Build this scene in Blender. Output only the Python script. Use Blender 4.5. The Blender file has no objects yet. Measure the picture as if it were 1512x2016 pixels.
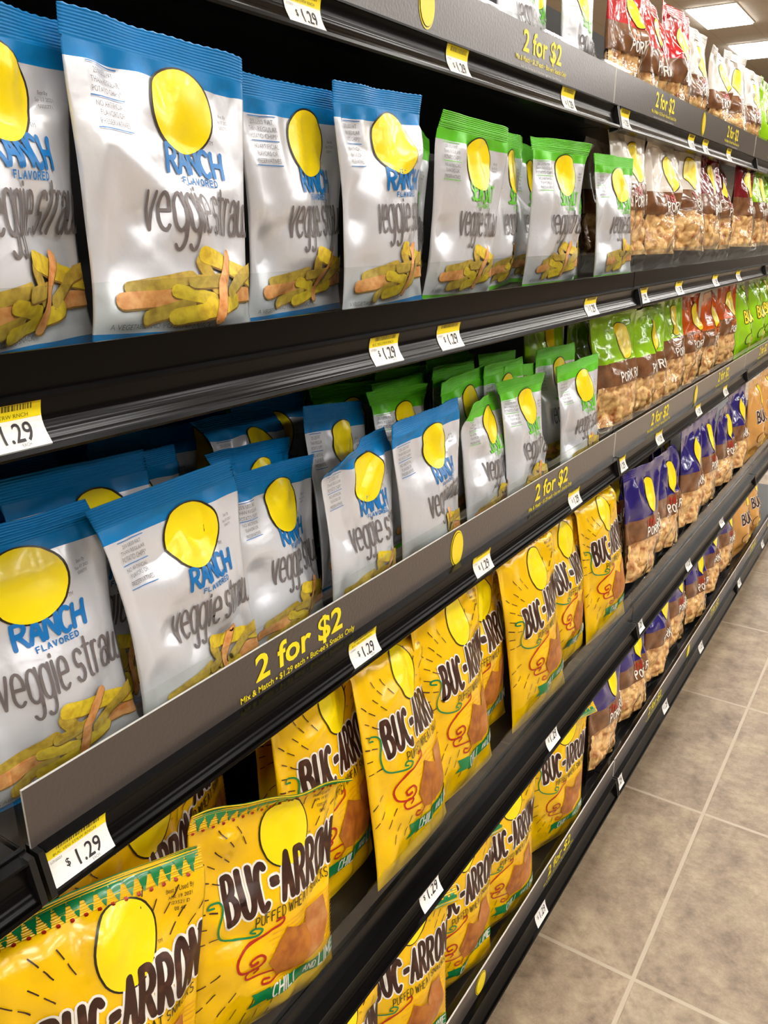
import bpy, bmesh, math, random
import numpy as np
from mathutils import Matrix, Vector
C = bpy.context.scene.collection
SC = bpy.context.scene
PI = math.pi
# ------------------------------------------------------------------ camera, world, exposure
cam_d = bpy.data.cameras.new('camera'); cam = bpy.data.objects.new('camera', cam_d); C.objects.link(cam)
SC.camera = cam
cam_d.sensor_fit = 'VERTICAL'; cam_d.sensor_height = 36.0; cam_d.sensor_width = 27.0
cam_d.lens = 1600.0/2016.0*36.0
cam_d.clip_start = 0.02; cam_d.clip_end = 100
PITCH, YAW = math.radians(19.066), math.radians(33.347)
cam.location = (0.45, 0.0, 1.155)
cam.rotation_euler = (PI/2-PITCH, 0, YAW)
SC.view_settings.view_transform = 'Standard'; SC.view_settings.look = 'None'
SC.view_settings.gamma = 1; SC.view_settings.use_curve_mapping = False
SC.view_settings.exposure = 0.55
SC.cycles.use_denoising = True
SC.cycles.max_bounces = 8; SC.cycles.transparent_max_bounces = 16
SC.cycles.caustics_reflective = False; SC.cycles.caustics_refractive = False
w = bpy.data.worlds.new('world'); SC.world = w; w.use_nodes = True
w.node_tree.nodes['Background'].inputs[0].default_value = (1.0, 0.96, 0.90, 1)
w.node_tree.nodes['Background'].inputs[1].default_value = 0.3
PANEL_EMIT = 15.0
CEIL_Z = 3.955

# ------------------------------------------------------------------ materials
def srgb(r, g, b):
    f = lambda c: (c/12.92 if c <= 0.04045 else ((c+0.055)/1.055)**2.4)
    return (f(r/255), f(g/255), f(b/255), 1)
def mat(name, col, rough=0.5, metal=0.0, spec=0.5, coat=0.0, coat_rough=0.1, bump=None, emit=None, var=None):
    """bump = (scale, strength, distance); var = (scale, other colour, contrast lo, hi)"""
    m = bpy.data.materials.new(name); m.use_nodes = True
    nt = m.node_tree; b = nt.nodes['Principled BSDF']
    b.inputs['Base Color'].default_value = col; b.inputs['Roughness'].default_value = rough
    b.inputs['Metallic'].default_value = metal; b.inputs['Specular IOR Level'].default_value = spec
    b.inputs['Coat Weight'].default_value = coat; b.inputs['Coat Roughness'].default_value = coat_rough
    tc = None
    if bump or var:
        tc = nt.nodes.new('ShaderNodeTexCoord')
    if var:
        n = nt.nodes.new('ShaderNodeTexNoise'); n.inputs['Scale'].default_value = var[0]; n.inputs['Detail'].default_value = 6
        r = nt.nodes.new('ShaderNodeValToRGB')
        r.color_ramp.elements[0].position = var[2]; r.color_ramp.elements[0].color = col
        r.color_ramp.elements[1].position = var[3]; r.color_ramp.elements[1].color = var[1]
        nt.links.new(tc.outputs['Object'], n.inputs['Vector']); nt.links.new(n.outputs['Fac'], r.inputs['Fac'])
        nt.links.new(r.outputs['Color'], b.inputs['Base Color'])
    if bump:
        n = nt.nodes.new('ShaderNodeTexNoise'); n.inputs['Scale'].default_value = bump[0]; n.inputs['Detail'].default_value = 3
        bp = nt.nodes.new('ShaderNodeBump'); bp.inputs['Strength'].default_value = bump[1]; bp.inputs['Distance'].default_value = bump[2]
        nt.links.new(tc.outputs['Object'], n.inputs['Vector']); nt.links.new(n.outputs['Fac'], bp.inputs['Height'])
        nt.links.new(bp.outputs['Normal'], b.inputs['Normal'])
    if emit:
        b.inputs['Emission Color'].default_value = emit[0]; b.inputs['Emission Strength'].default_value = emit[1]
    return m
def clear_mat(name, tint=(1, 1, 1, 1), rough=0.03, ior=1.5, gain=1.0, bump=None):
    m = bpy.data.materials.new(name); m.use_nodes = True; nt = m.node_tree
    for n in list(nt.nodes): nt.nodes.remove(n)
    out = nt.nodes.new('ShaderNodeOutputMaterial'); mix = nt.nodes.new('ShaderNodeMixShader')
    tr = nt.nodes.new('ShaderNodeBsdfTransparent'); gl = nt.nodes.new('ShaderNodeBsdfGlossy'); fr = nt.nodes.new('ShaderNodeFresnel')
    mu = nt.nodes.new('ShaderNodeMath'); mu.operation = 'MULTIPLY'; mu.inputs[1].default_value = gain; mu.use_clamp = True
    tr.inputs[0].default_value = tint; gl.inputs['Roughness'].default_value = rough; fr.inputs['IOR'].default_value = ior
    ge = nt.nodes.new('ShaderNodeNewGeometry'); inv = nt.nodes.new('ShaderNodeMath'); inv.operation = 'SUBTRACT'; inv.inputs[0].default_value = 1.0
    m2 = nt.nodes.new('ShaderNodeMath'); m2.operation = 'MULTIPLY'
    nt.links.new(ge.outputs['Backfacing'], inv.inputs[1]); nt.links.new(inv.outputs[0], m2.inputs[1]); nt.links.new(fr.outputs[0], m2.inputs[0])
    nt.links.new(m2.outputs[0], mu.inputs[0]); nt.links.new(mu.outputs[0], mix.inputs[0])
    nt.links.new(tr.outputs[0], mix.inputs[1]); nt.links.new(gl.outputs[0], mix.inputs[2]); nt.links.new(mix.outputs[0], out.inputs[0])
    if bump:
        tc = nt.nodes.new('ShaderNodeTexCoord'); n = nt.nodes.new('ShaderNodeTexNoise'); n.inputs['Scale'].default_value = bump[0]
        bp = nt.nodes.new('ShaderNodeBump'); bp.inputs['Strength'].default_value = bump[1]; bp.inputs['Distance'].default_value = bump[2]
        nt.links.new(tc.outputs['Object'], n.inputs['Vector']); nt.links.new(n.outputs['Fac'], bp.inputs['Height'])
        nt.links.new(bp.outputs['Normal'], gl.inputs['Normal']); nt.links.new(bp.outputs['Normal'], fr.inputs['Normal'])
    return m
CR = (38, 0.35, 0.004)
M = {}
M['silver'] = mat('silver_white_film', srgb(222, 224, 231), 0.33, 0.35, bump=CR)
M['blue'] = mat('blue_film', srgb(0, 120, 188), 0.42, 0.0, spec=0.3, bump=CR)
M['green'] = mat('green_film', srgb(92, 198, 24), 0.42, 0.0, bump=CR)
M['yellow'] = mat('yellow_film', srgb(242, 193, 4), 0.24, 0.0, coat=0.3, bump=CR)
M['navy'] = mat('navy_film', srgb(40, 30, 112), 0.16, 0.0, coat=0.6, bump=CR)
M['red'] = mat('red_film', srgb(196, 22, 30), 0.16, 0.0, coat=0.6, bump=CR)
M['white'] = mat('white_film', srgb(226, 218, 208), 0.2, 0.0, coat=0.5, bump=CR)
M['maroon'] = mat('maroon_film', srgb(118, 22, 30), 0.16, 0.0, coat=0.6, bump=CR)
M['lime'] = mat('lime_film', srgb(160, 218, 30), 0.18, 0.0, coat=0.6, bump=CR)
M['orange'] = mat('orange_film', srgb(218, 92, 14), 0.18, 0.0, coat=0.6, bump=CR)
M['tan'] = mat('tan_film', srgb(214, 158, 84), 0.25, 0.0, coat=0.4, bump=CR)
M['wood'] = mat('wood_print', srgb(104, 66, 40), 0.2, coat=0.5, var=(45, srgb(140, 96, 62), 0.35, 0.7))
M['black_film'] = mat('black_film', srgb(24, 22, 22), 0.2, coat=0.5, bump=CR)
M['window'] = clear_mat('clear_film', rough=0.06, gain=1.6, bump=(45, 0.8, 0.008))
M['rind'] = mat('rind', srgb(246, 202, 132), 0.6, var=(60, srgb(172, 94, 32), 0.42, 0.68), bump=(120, 0.5, 0.004))
M['logo_yellow'] = mat('logo_yellow', srgb(250, 224, 8), 0.3, coat=0.2)
M['logo_line'] = mat('logo_outline', srgb(40, 30, 18), 0.35)
M['p_blue'] = mat('print_blue', srgb(0, 112, 186), 0.38)
M['p_green'] = mat('print_green', srgb(104, 204, 48), 0.38)
M['p_grey'] = mat('print_grey', srgb(112, 104, 104), 0.38)
M['p_small'] = mat('print_small', srgb(120, 118, 122), 0.4)
M['p_brown'] = mat('print_brown', srgb(58, 32, 22), 0.35, var=(90, srgb(88, 54, 38), 0.5, 0.7))
M['p_white'] = mat('print_white', srgb(240, 236, 226), 0.35)
M['p_dkgreen'] = mat('print_dark_green', srgb(18, 128, 70), 0.3, coat=0.4)
M['p_red'] = mat('print_red', srgb(178, 40, 22), 0.35)
M['p_orange'] = mat('print_orange', srgb(230, 120, 50), 0.3)
M['p_hatch'] = mat('print_hatch', srgb(226, 160, 12), 0.35)
M['p_olive_text'] = mat('print_olive', srgb(66, 54, 10), 0.35)
M['s_yellow'] = mat('straw_yellow', srgb(232, 204, 50), 0.45, var=(160, srgb(196, 160, 40), 0.4, 0.7))
M['s_olive'] = mat('straw_olive', srgb(202, 172, 66), 0.45, var=(160, srgb(160, 130, 50), 0.4, 0.7))
M['s_orange'] = mat('straw_orange', srgb(236, 172, 106), 0.45, var=(160, srgb(210, 128, 62), 0.4, 0.7))
M['s_shade'] = mat('straw_printed_shade', srgb(140, 104, 40), 0.5)
M['chip'] = mat('chip_print', srgb(184, 112, 34), 0.4, var=(70, srgb(142, 70, 22), 0.42, 0.7))
M['chip_side'] = mat('chip_side_print', srgb(176, 104, 48), 0.4, var=(70, srgb(200, 140, 84), 0.42, 0.7))
M['black_metal'] = mat('black_powder_coat', srgb(17, 16, 16), 0.4, bump=(700, 0.15, 0.0005))
M['black_plastic'] = mat('black_plastic', srgb(8, 7, 7), 0.2, spec=0.16)
M['back'] = mat('back_panel_dark', srgb(30, 29, 28), 0.7)
M['clear'] = clear_mat('clear_acrylic', (0.93, 0.95, 0.94, 1), 0.03, 1.49)
M['sign'] = mat('sign_brown', srgb(74, 66, 62), 0.3, coat=0.5, coat_rough=0.2, bump=(260, 0.35, 0.0012))
M['sign_edge'] = mat('sign_edge_white', srgb(236, 234, 230), 0.5)
M['sign_yellow'] = mat('sign_yellow', srgb(250, 232, 30), 0.4)
M['sign_white'] = mat('sign_white', srgb(225, 222, 215), 0.4)
M['tag_white'] = mat('tag_white', srgb(245, 244, 240), 0.4)
M['tag_yellow'] = mat('tag_yellow', srgb(250, 228, 10), 0.4)
M['tag_black'] = mat('tag_black', srgb(40, 36, 40), 0.5)
M['tag_olive'] = mat('tag_barcode', srgb(110, 98, 20), 0.5)

# ------------------------------------------------------------------ object helpers
def mesh_obj(name, verts, faces, mats, mi=None, parent=None, smooth=False):
    me = bpy.data.meshes.new(name)
    me.from_pydata([tuple(map(float, v)) for v in verts], [], [tuple(map(int, f)) for f in faces])
    for m in mats: me.materials.append(m)
    if mi is not None: me.polygons.foreach_set('material_index', list(map(int, mi)))
    if smooth: me.polygons.foreach_set('use_smooth', [True]*len(me.polygons))
    me.update()
    o = bpy.data.objects.new(name, me); C.objects.link(o)
    if parent: o.parent = parent
    return o
def tag(o, label, cat, group=None):
    o['label'] = label; o['category'] = cat
    if group: o['group'] = group
    return o
def empty(name, loc=(0, 0, 0), rot=(0, 0, 0)):
    o = bpy.data.objects.new(name, None); C.objects.link(o); o.location = loc; o.rotation_euler = rot
    o.empty_display_size = 0.05
    return o
def struct(o): o['kind'] = 'structure'; return o
class MB:
    def __init__(s): s.v = []; s.f = []; s.mi = []
    def add(s, v, f, m=0):
        n = len(s.v); s.v += [tuple(p) for p in v]; s.f += [tuple(i+n for i in q) for q in f]; s.mi += [m]*len(f)
    def box(s, x0, x1, y0, y1, z0, z1, m=0):
        v = [(x, y, z) for x in (x0, x1) for y in (y0, y1) for z in (z0, z1)]
        s.add(v, [(0, 1, 3, 2), (4, 6, 7, 5), (0, 4, 5, 1), (2, 3, 7, 6), (0, 2, 6, 4), (1, 5, 7, 3)], m)
    def extrude(s, prof, y0, y1, m=0):
        n = len(prof); v = [(x, y0, z) for x, z in prof]+[(x, y1, z) for x, z in prof]
        f = [(i, (i+1) % n, n+(i+1) % n, n+i) for i in range(n)]
        f += [tuple(range(n))[::-1], tuple(range(n, 2*n))]
        s.add(v, f, m)
    def build(s, name, mats, parent=None, smooth=False, bevel=0):
        o = mesh_obj(name, s.v, s.f, mats if isinstance(mats, list) else [mats], s.mi, parent, smooth)
        bm = bmesh.new(); bm.from_mesh(o.data); bmesh.ops.recalc_face_normals(bm, faces=bm.faces)
        if bevel: bmesh.ops.bevel(bm, geom=bm.edges[:], offset=bevel, segments=2, affect='EDGES', clamp_overlap=True)
        bm.to_mesh(o.data); bm.free()
        return o

# ------------------------------------------------------------------ setting
def tile_floor_mat():
    m = bpy.data.materials.new('floor_tile'); m.use_nodes = True; nt = m.node_tree; b = nt.nodes['Principled BSDF']
    tc = nt.nodes.new('ShaderNodeTexCoord'); mp = nt.nodes.new('ShaderNodeMapping')
    mp.inputs['Location'].default_value = (0, 0, 0)
    br = nt.nodes.new('ShaderNodeTexBrick'); br.offset = 0.0; br.squash = 1.0
    br.inputs['Scale'].default_value = 1.0; br.inputs['Brick Width'].default_value = 0.478; br.inputs['Row Height'].default_value = 0.478
    br.inputs['Mortar Size'].default_value = 0.004; br.inputs['Mortar Smooth'].default_value = 0.2
    br.inputs['Color1'].default_value = (0, 0, 0, 1); br.inputs['Color2'].default_value = (1, 1, 1, 1)
    n1 = nt.nodes.new('ShaderNodeTexNoise'); n1.inputs['Scale'].default_value = 10.0; n1.inputs['Detail'].default_value = 10; n1.inputs['Roughness'].default_value = 0.78
    n2 = nt.nodes.new('ShaderNodeTexNoise'); n2.inputs['Scale'].default_value = 38; n2.inputs['Detail'].default_value = 8; n2.inputs['Roughness'].default_value = 0.7
    r1 = nt.nodes.new('ShaderNodeValToRGB')
    e = r1.color_ramp.elements; e[0].position = 0.30; e[0].color = srgb(92, 72, 58); e[1].position = 0.70; e[1].color = srgb(176, 158, 130)
    k = e.new(0.5); k.color = srgb(142, 124, 102)
    r2 = nt.nodes.new('ShaderNodeValToRGB')
    e = r2.color_ramp.elements; e[0].position = 0.28; e[0].color = (0.55, 0.5, 0.45, 1); e[1].position = 0.5; e[1].color = (1, 1, 1, 1)
    mx = nt.nodes.new('ShaderNodeMix'); mx.data_type = 'RGBA'; mx.blend_type = 'MULTIPLY'; mx.inputs['Factor'].default_value = 0.7
    gm = nt.nodes.new('ShaderNodeMix'); gm.data_type = 'RGBA'
    tv = nt.nodes.new('ShaderNodeMix'); tv.data_type = 'RGBA'; tv.blend_type = 'MULTIPLY'; tv.inputs['Factor'].default_value = 1
    tr = nt.nodes.new('ShaderNodeValToRGB'); tr.color_ramp.elements[0].color = (0.9, 0.9, 0.9, 1); tr.color_ramp.elements[1].color = (1.06, 1.04, 1.0, 1)
    L = nt.links.new
    L(tc.outputs['Object'], mp.inputs['Vector']); L(mp.outputs[0], br.inputs['Vector'])
    L(tc.outputs['Object'], n1.inputs['Vector']); L(tc.outputs['Object'], n2.inputs['Vector'])
    L(n1.outputs['Fac'], r1.inputs[0]); L(n2.outputs['Fac'], r2.inputs[0])
    L(r1.outputs[0], mx.inputs['A']); L(r2.outputs[0], mx.inputs['B'])
    L(br.outputs['Color'], tr.inputs[0]); L(mx.outputs['Result'], tv.inputs['A']); L(tr.outputs[0], tv.inputs['B'])
    L(tv.outputs['Result'], gm.inputs['A']); gm.inputs['B'].default_value = srgb(166, 151, 130)
    L(br.outputs['Fac'], gm.inputs['Factor']); L(gm.outputs['Result'], b.inputs['Base Color'])
    b.inputs['Roughness'].default_value = 0.42
    bp = nt.nodes.new('ShaderNodeBump'); bp.inputs['Strength'].default_value = 0.35; bp.inputs['Distance'].default_value = 0.004
    sub = nt.nodes.new('ShaderNodeMath'); sub.operation = 'SUBTRACT'
    L(n2.outputs['Fac'], sub.inputs[0]); L(br.outputs['Fac'], sub.inputs[1]); L(sub.outputs[0], bp.inputs['Height'])
    L(bp.outputs['Normal'], b.inputs['Normal'])
    return m
RX0, RX1, RY0, RY1 = -11.0, 9.0, -6.0, 24.0
# floor: object origin on a grout crossing so the tile joints fall where they are
f = MB(); f.box(RX0-0.237, RX1-0.237, RY0-1.064, RY1-1.064, -0.1, 0)
fl = f.build('floor', tile_floor_mat()); fl.location = (0.237, 1.064, 0); struct(fl)
def ceil_mat():
    m = mat('ceiling_tile', srgb(214, 206, 194), 0.8); nt = m.node_tree; b = nt.nodes['Principled BSDF']
    tc = nt.nodes.new('ShaderNodeTexCoord'); br = nt.nodes.new('ShaderNodeTexBrick'); br.offset = 0
    br.inputs['Scale'].default_value = 1; br.inputs['Brick Width'].default_value = 0.61; br.inputs['Row Height'].default_value = 0.61
    br.inputs['Mortar Size'].default_value = 0.012
    br.inputs['Color1'].default_value = srgb(214, 206, 194); br.inputs['Color2'].default_value = srgb(216, 208, 196); br.inputs['Mortar'].default_value = srgb(204, 196, 184)
    nt.links.new(tc.outputs['Object'], br.inputs['Vector']); nt.links.new(br.outputs['Color'], b.inputs['Base Color'])
    return m
f = MB(); f.box(RX0, RX1, RY0, RY1, CEIL_Z, CEIL_Z+0.1); struct(f.build('ceiling', ceil_mat()))
wm = mat('wall_paint', srgb(232, 226, 214), 0.7); wd_ = mat('wall_dark_for_reflections', srgb(66, 57, 50), 0.7)  # unseen right wall is darkened so the glossy risers reflect less light
for nm, a in (('wall_left', (RX0-0.1, RX0, RY0, RY1)), ('wall_right', (RX1, RX1+0.1, RY0, RY1)), ('wall_front', (RX0, RX1, RY0-0.1, RY0)), ('wall_back', (RX0, RX1, RY1, RY1+0.1))):
    f = MB(); f.box(*a, -0.1, CEIL_Z+0.1); struct(f.build(nm, wd_ if nm == 'wall_right' else wm))
# ceiling light panels (2 x 4 ft troffers) on the ceiling grid
m_lamp = mat('lamp_diffuser', (1, 1, 1, 1), 0.5, emit=((1.0, 0.975, 0.93, 1), PANEL_EMIT))
m_frame = mat('lamp_frame', srgb(235, 232, 226), 0.4)
fb = MB(); cx = 0.325; cy = 0.63
for a in ((-cx, -cx+0.02, -cy, cy), (cx-0.02, cx, -cy, cy), (-cx+0.02, cx-0.02, -cy, -cy+0.02), (-cx+0.02, cx-0.02, cy-0.02, cy)): fb.box(*a, -0.012, 0)
df = MB(); df.box(-0.305, 0.305, -0.61, 0.61, -0.03, 0)  # dropped below the frame so its glowing sides brighten the ceiling
light0 = None
cols = [(-2.71, 'over the next aisle behind the shelving'), (-0.27, 'straight above the shelving'), (2.17, 'over the open aisle'), (4.61, 'far over the open side of the store'), (7.05, 'added on the far side as fill light')]  # last column is added, unseen, to brighten the shelf recesses
def nth(i): return ['first', 'second', 'third', 'fourth', 'fifth', 'sixth', 'seventh', 'eighth', 'ninth', 'tenth'][i]
for cxx, cl in cols:
    for r in range(8):
        y = 13.22-2.65*(4-r) if False else -2.68+2.65*r
        t = empty('ceiling_light', (cxx, y, CEIL_Z))
        if light0 is None:
            fo = fb.build('frame', m_frame, t); do = df.build('diffuser', m_lamp, t); light0 = (fo, do)
        else:
            for s in light0:
                c = s.copy(); C.objects.link(c); c.parent = t
        if cxx == -2.71 and r == 6: lab = 'nearer and larger of the two glowing ceiling panels at top right of the photo'
        elif cxx == -2.71 and r == 7: lab = 'farther ceiling panel at the photo edge below the larger glowing panel'
        else: lab = 'glowing ceiling panel %s, %s in its row' % (cl, nth(r))
        tag(t, lab, 'ceiling light', 'ceiling light panels')

# ------------------------------------------------------------------ text and stroke lettering (2D, metres)
_tc = {}
def text2d(s, size, bold=0.0, shear=0.0, sx=1.0, track=1.0):
    """filled glyph outlines -> (verts Nx2, faces) starting at x=0 on the baseline"""
    key = (s, size, bold, shear, sx, track)
    if key in _tc: return _tc[key]
    cu = bpy.data.curves.new('t', 'FONT'); cu.body = s; cu.size = 1.0; cu.offset = bold; cu.shear = shear
    cu.space_character = track; cu.resolution_u = 3; cu.fill_mode = 'FRONT'
    o = bpy.data.objects.new('t', cu); C.objects.link(o)
    dg = bpy.context.evaluated_depsgraph_get(); me = bpy.data.meshes.new_from_object(o.evaluated_get(dg))
    v = np.array([(p.co.x*sx*size, p.co.y*size) for p in me.vertices]).reshape(-1, 2); fs = [tuple(p.vertices) for p in me.polygons]
    bpy.data.objects.remove(o); bpy.data.curves.remove(cu); bpy.data.meshes.remove(me)
    _tc[key] = (v, fs)
    return _tc[key]
def refine(v, fs, L):
    """split long edges so that flat art can follow a curved film"""
    bm = bmesh.new(); vs = [bm.verts.new((p[0], p[1], 0)) for p in v]
    for q in fs:
        try: bm.faces.new([vs[i] for i in q])
        except ValueError: pass
    bmesh.ops.triangulate(bm, faces=bm.faces[:])
    for _ in range(5):
        es = [e for e in bm.edges if e.calc_length() > L]
        if not es: break
        bmesh.ops.subdivide_edges(bm, edges=es, cuts=1)
        bmesh.ops.triangulate(bm, faces=[f for f in bm.faces if len(f.verts) > 3])
    bm.verts.index_update()
    out = (np.array([(p.co.x, p.co.y) for p in bm.verts]).reshape(-1, 2), [tuple(x.index for x in q.verts) for q in bm.faces])
    bm.free(); return out
def arc(cx, cy, rx, ry, a0, a1, n=10):
    return [(cx+rx*math.cos(math.radians(a0+(a1-a0)*i/n)), cy+ry*math.sin(math.radians(a0+(a1-a0)*i/n))) for i in range(n+1)]
# caps on a unit box; lower case with x-height 1 (ascender 1.45, descender -0.5)
G = {
 'A': [[(0, 0), (.5, 1), (1, 0)], [(.2, .36), (.8, .36)]],
 'B': [[(0, 0), (0, 1)]+arc(.4, .77, .45, .23, 90, -90, 6)+[(.0, .54)], [(.1, .54)]+arc(.45, .27, .52, .27, 90, -90, 6)+[(0, 0)]],
 'C': [arc(.52, .5, .5, .5, 50, 310, 12)],
 'D': [[(0, 0), (0, 1)]+arc(.3, .5, .68, .5, 90, -90, 8)+[(0, 0)]],
 'E': [[(.9, 1), (0, 1), (0, 0), (.9, 0)], [(0, .52), (.75, .52)]],
 'F': [[(.9, 1), (0, 1), (0, 0)], [(0, .52), (.75, .52)]],
 'H': [[(0, 0), (0, 1)], [(1, 0), (1, 1)], [(0, .5), (1, .5)]],
 'I': [[(.5, 0), (.5, 1)]],
 'K': [[(0, 0), (0, 1)], [(.95, 1), (.05, .42)], [(.3, .58), (1, 0)]],
 'L': [[(0, 1), (0, 0), (.9, 0)]],
 'M': [[(0, 0), (.05, 1), (.5, .3), (.95, 1), (1, 0)]],
 'N': [[(0, 0), (0, 1), (1, 0), (1, 1)]],
 'O': [arc(.5, .5, .5, .5, 90, 450, 16)],
 'P': [[(0, 0), (0, 1)]+arc(.45, .74, .5, .26, 90, -90, 6)+[(0, .48)]],
 'R': [[(0, 0), (0, 1)]+arc(.42, .75, .5, .25, 90, -90, 6)+[(.0, .5)], [(.4, .5), (1, 0)]],
 'S': [arc(.5, .75, .45, .25, 30, 250, 8)+arc(.5, .25, .47, .25, 75, -150, 8)],
 'T': [[(0, 1), (1, 1)], [(.5, 1), (.5, 0)]],
 'U': [[(0, 1), (0, .35)]+arc(.5, .35, .5, .35, 180, 360, 8)+[(1, 1)]],
 'V': [[(0, 1), (.5, 0), (1, 1)]],
 'W': [[(0, 1), (.25, 0), (.5, .8), (.75, 0), (1, 1)]],
 '-': [[(.1, .5), (.9, .5)], [(.1, .42), (.9, .42)]],
 "'": [[(.5, 1), (.45, .75)]],
 'v': [[(0, 1), (.5, 0), (1, 1)]],
 'e': [[(0, .52), (1, .52)]+arc(.5, .62, .5, .38, 0, 180, 8)+[(0, .35)]+arc(.5, .35, .5, .35, 180, 320, 7)],
 'g': [arc(.5, .62, .5, .38, 0, 180, 8)+[(0, .4)]+arc(.5, .36, .5, .36, 180, 360, 8), [(1, 1), (1, -.15)]+arc(.5, -.15, .5, .36, 0, -140, 8)],
 'i': [[(.5, 0), (.5, 1)], [(.5, 1.14), (.5, 1.18)]],
 's': [arc(.5, .74, .45, .26, 20, 250, 8)+arc(.5, .26, .47, .26, 70, -160, 8)],
 't': [[(.4, 1.22), (.4, .25)]+arc(.75, .25, .35, .25, 180, 280, 4), [(0, 1), (.95, 1)]],
 'r': [[(.1, 0), (.1, 1)], [(.1, .6)]+arc(.6, .65, .5, .35, 170, 60, 5)],
 'a': [arc(.5, .62, .5, .38, 170, 0, 8)+[(1, 0)], arc(.5, .3, .5, .3, 20, 340, 10)+[(1, .3)]],
 'w': [[(0, 1), (0, .3)]+arc(.25, .3, .25, .3, 180, 360, 5)+[(.5, .9)], [(.5, .3)]+arc(.75, .3, .25, .3, 180, 360, 5)+[(1, 1)]],
 'h': [[(0, 0), (0, 1.4)], [(0, .55)]+arc(.5, .65, .5, .35, 180, 0, 7)+[(1, 0)]],
 'l': [[(.3, 1.4), (.3, .2)]+arc(.6, .2, .3, .2, 180, 290, 4)],
 'm': [[(0, 0), (0, 1)], arc(.25, .7, .25, .3, 180, 0, 5)+[(.5, 0)], arc(.75, .7, .25, .3, 180, 0, 5)+[(1, 0)]],
 'u': [[(0, 1), (0, .35)]+arc(.5, .35, .5, .35, 180, 360, 7), [(1, 1), (1, 0)]],
 'f': [arc(.7, 1.1, .4, .3, 60, 180, 5)+[(.3, 0)], [(0, .8), (.8, .8)]],
 'o': [arc(.5, .5, .5, .5, 90, 450, 12)],
}
NARROW = {'I': .25, 'i': .25, 'l': .45, "'": .3, 't': .75, 'r': .7, 'W': 1.35, 'w': 1.5, 'M': 1.25, 'm': 1.5, '-': .6}
def ribbon(pts, wd, step=0.0018, cap=True):
    """thick polyline -> verts2d, faces (rounded ends and joints as extra discs)"""
    V, F = [], []; m = 2*max(1, math.ceil(wd/.0045))
    p = [np.array(q, float) for q in pts]
    for a, b in zip(p[:-1], p[1:]):
        d = b-a; L = np.linalg.norm(d)
        if L < 1e-7: continue
        t = d/L; n = np.array([-t[1], t[0]])*wd/2; k = max(1, int(L/step)); i0 = len(V)
        for i in range(k+1):
            c = a+d*i/k; V += [c+n*(2*q/m-1) for q in range(m+1)]
        for i in range(k):
            j = i0+(m+1)*i; F += [(j+q, j+m+1+q, j+m+2+q, j+1+q) for q in range(m)]
    if cap:
        rings = max(1, math.ceil(wd/.006))
        for c in p:
            v, f = disc2d(c[0], c[1], wd/2, wd/2, 10, rings); i0 = len(V); V += list(v); F += [tuple(x+i0 for x in q) for q in f]
    return V, F
def stroke_text(s, h, cw, gap, wd, shear=0.0, jit=0.0, seed=1, cap=True):
    rng = random.Random(seed); V, F = [], []; x = 0.0
    for ch in s:
        if ch == ' ': x += cw*0.55; continue
        k = cw*NARROW.get(ch, 1.0)
        dy = rng.uniform(-jit, jit)*h; sc = 1+rng.uniform(-jit, jit)
        for st in G[ch]:
            pts = [(x+q[0]*k+shear*q[1]*h, q[1]*h*sc+dy) for q in st]
            v, f = ribbon(pts, wd, cap=cap); n = len(V); V += v; F += [tuple(i+n for i in q) for q in f]
        x += k+gap
    return np.array(V), F, x-gap
def poly2d(pts): return np.array(pts, float), [tuple(range(len(pts)))]
def disc2d(cx, cz, rx, rz, n=28, rings=4):
    V = [(cx, cz)]; F = []
    for r in range(1, rings+1):
        for i in range(n):
            a = 2*PI*i/n; V.append((cx+rx*r/rings*math.cos(a), cz+rz*r/rings*math.sin(a)))
    for i in range(n): F.append((0, 1+i, 1+(i+1) % n))
    for r in range(rings-1):
        a0 = 1+r*n; b0 = a0+n
        for i in range(n): j = (i+1) % n; F += [(a0+i, b0+i, b0+j, a0+j)]
    return np.array(V), F

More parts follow.
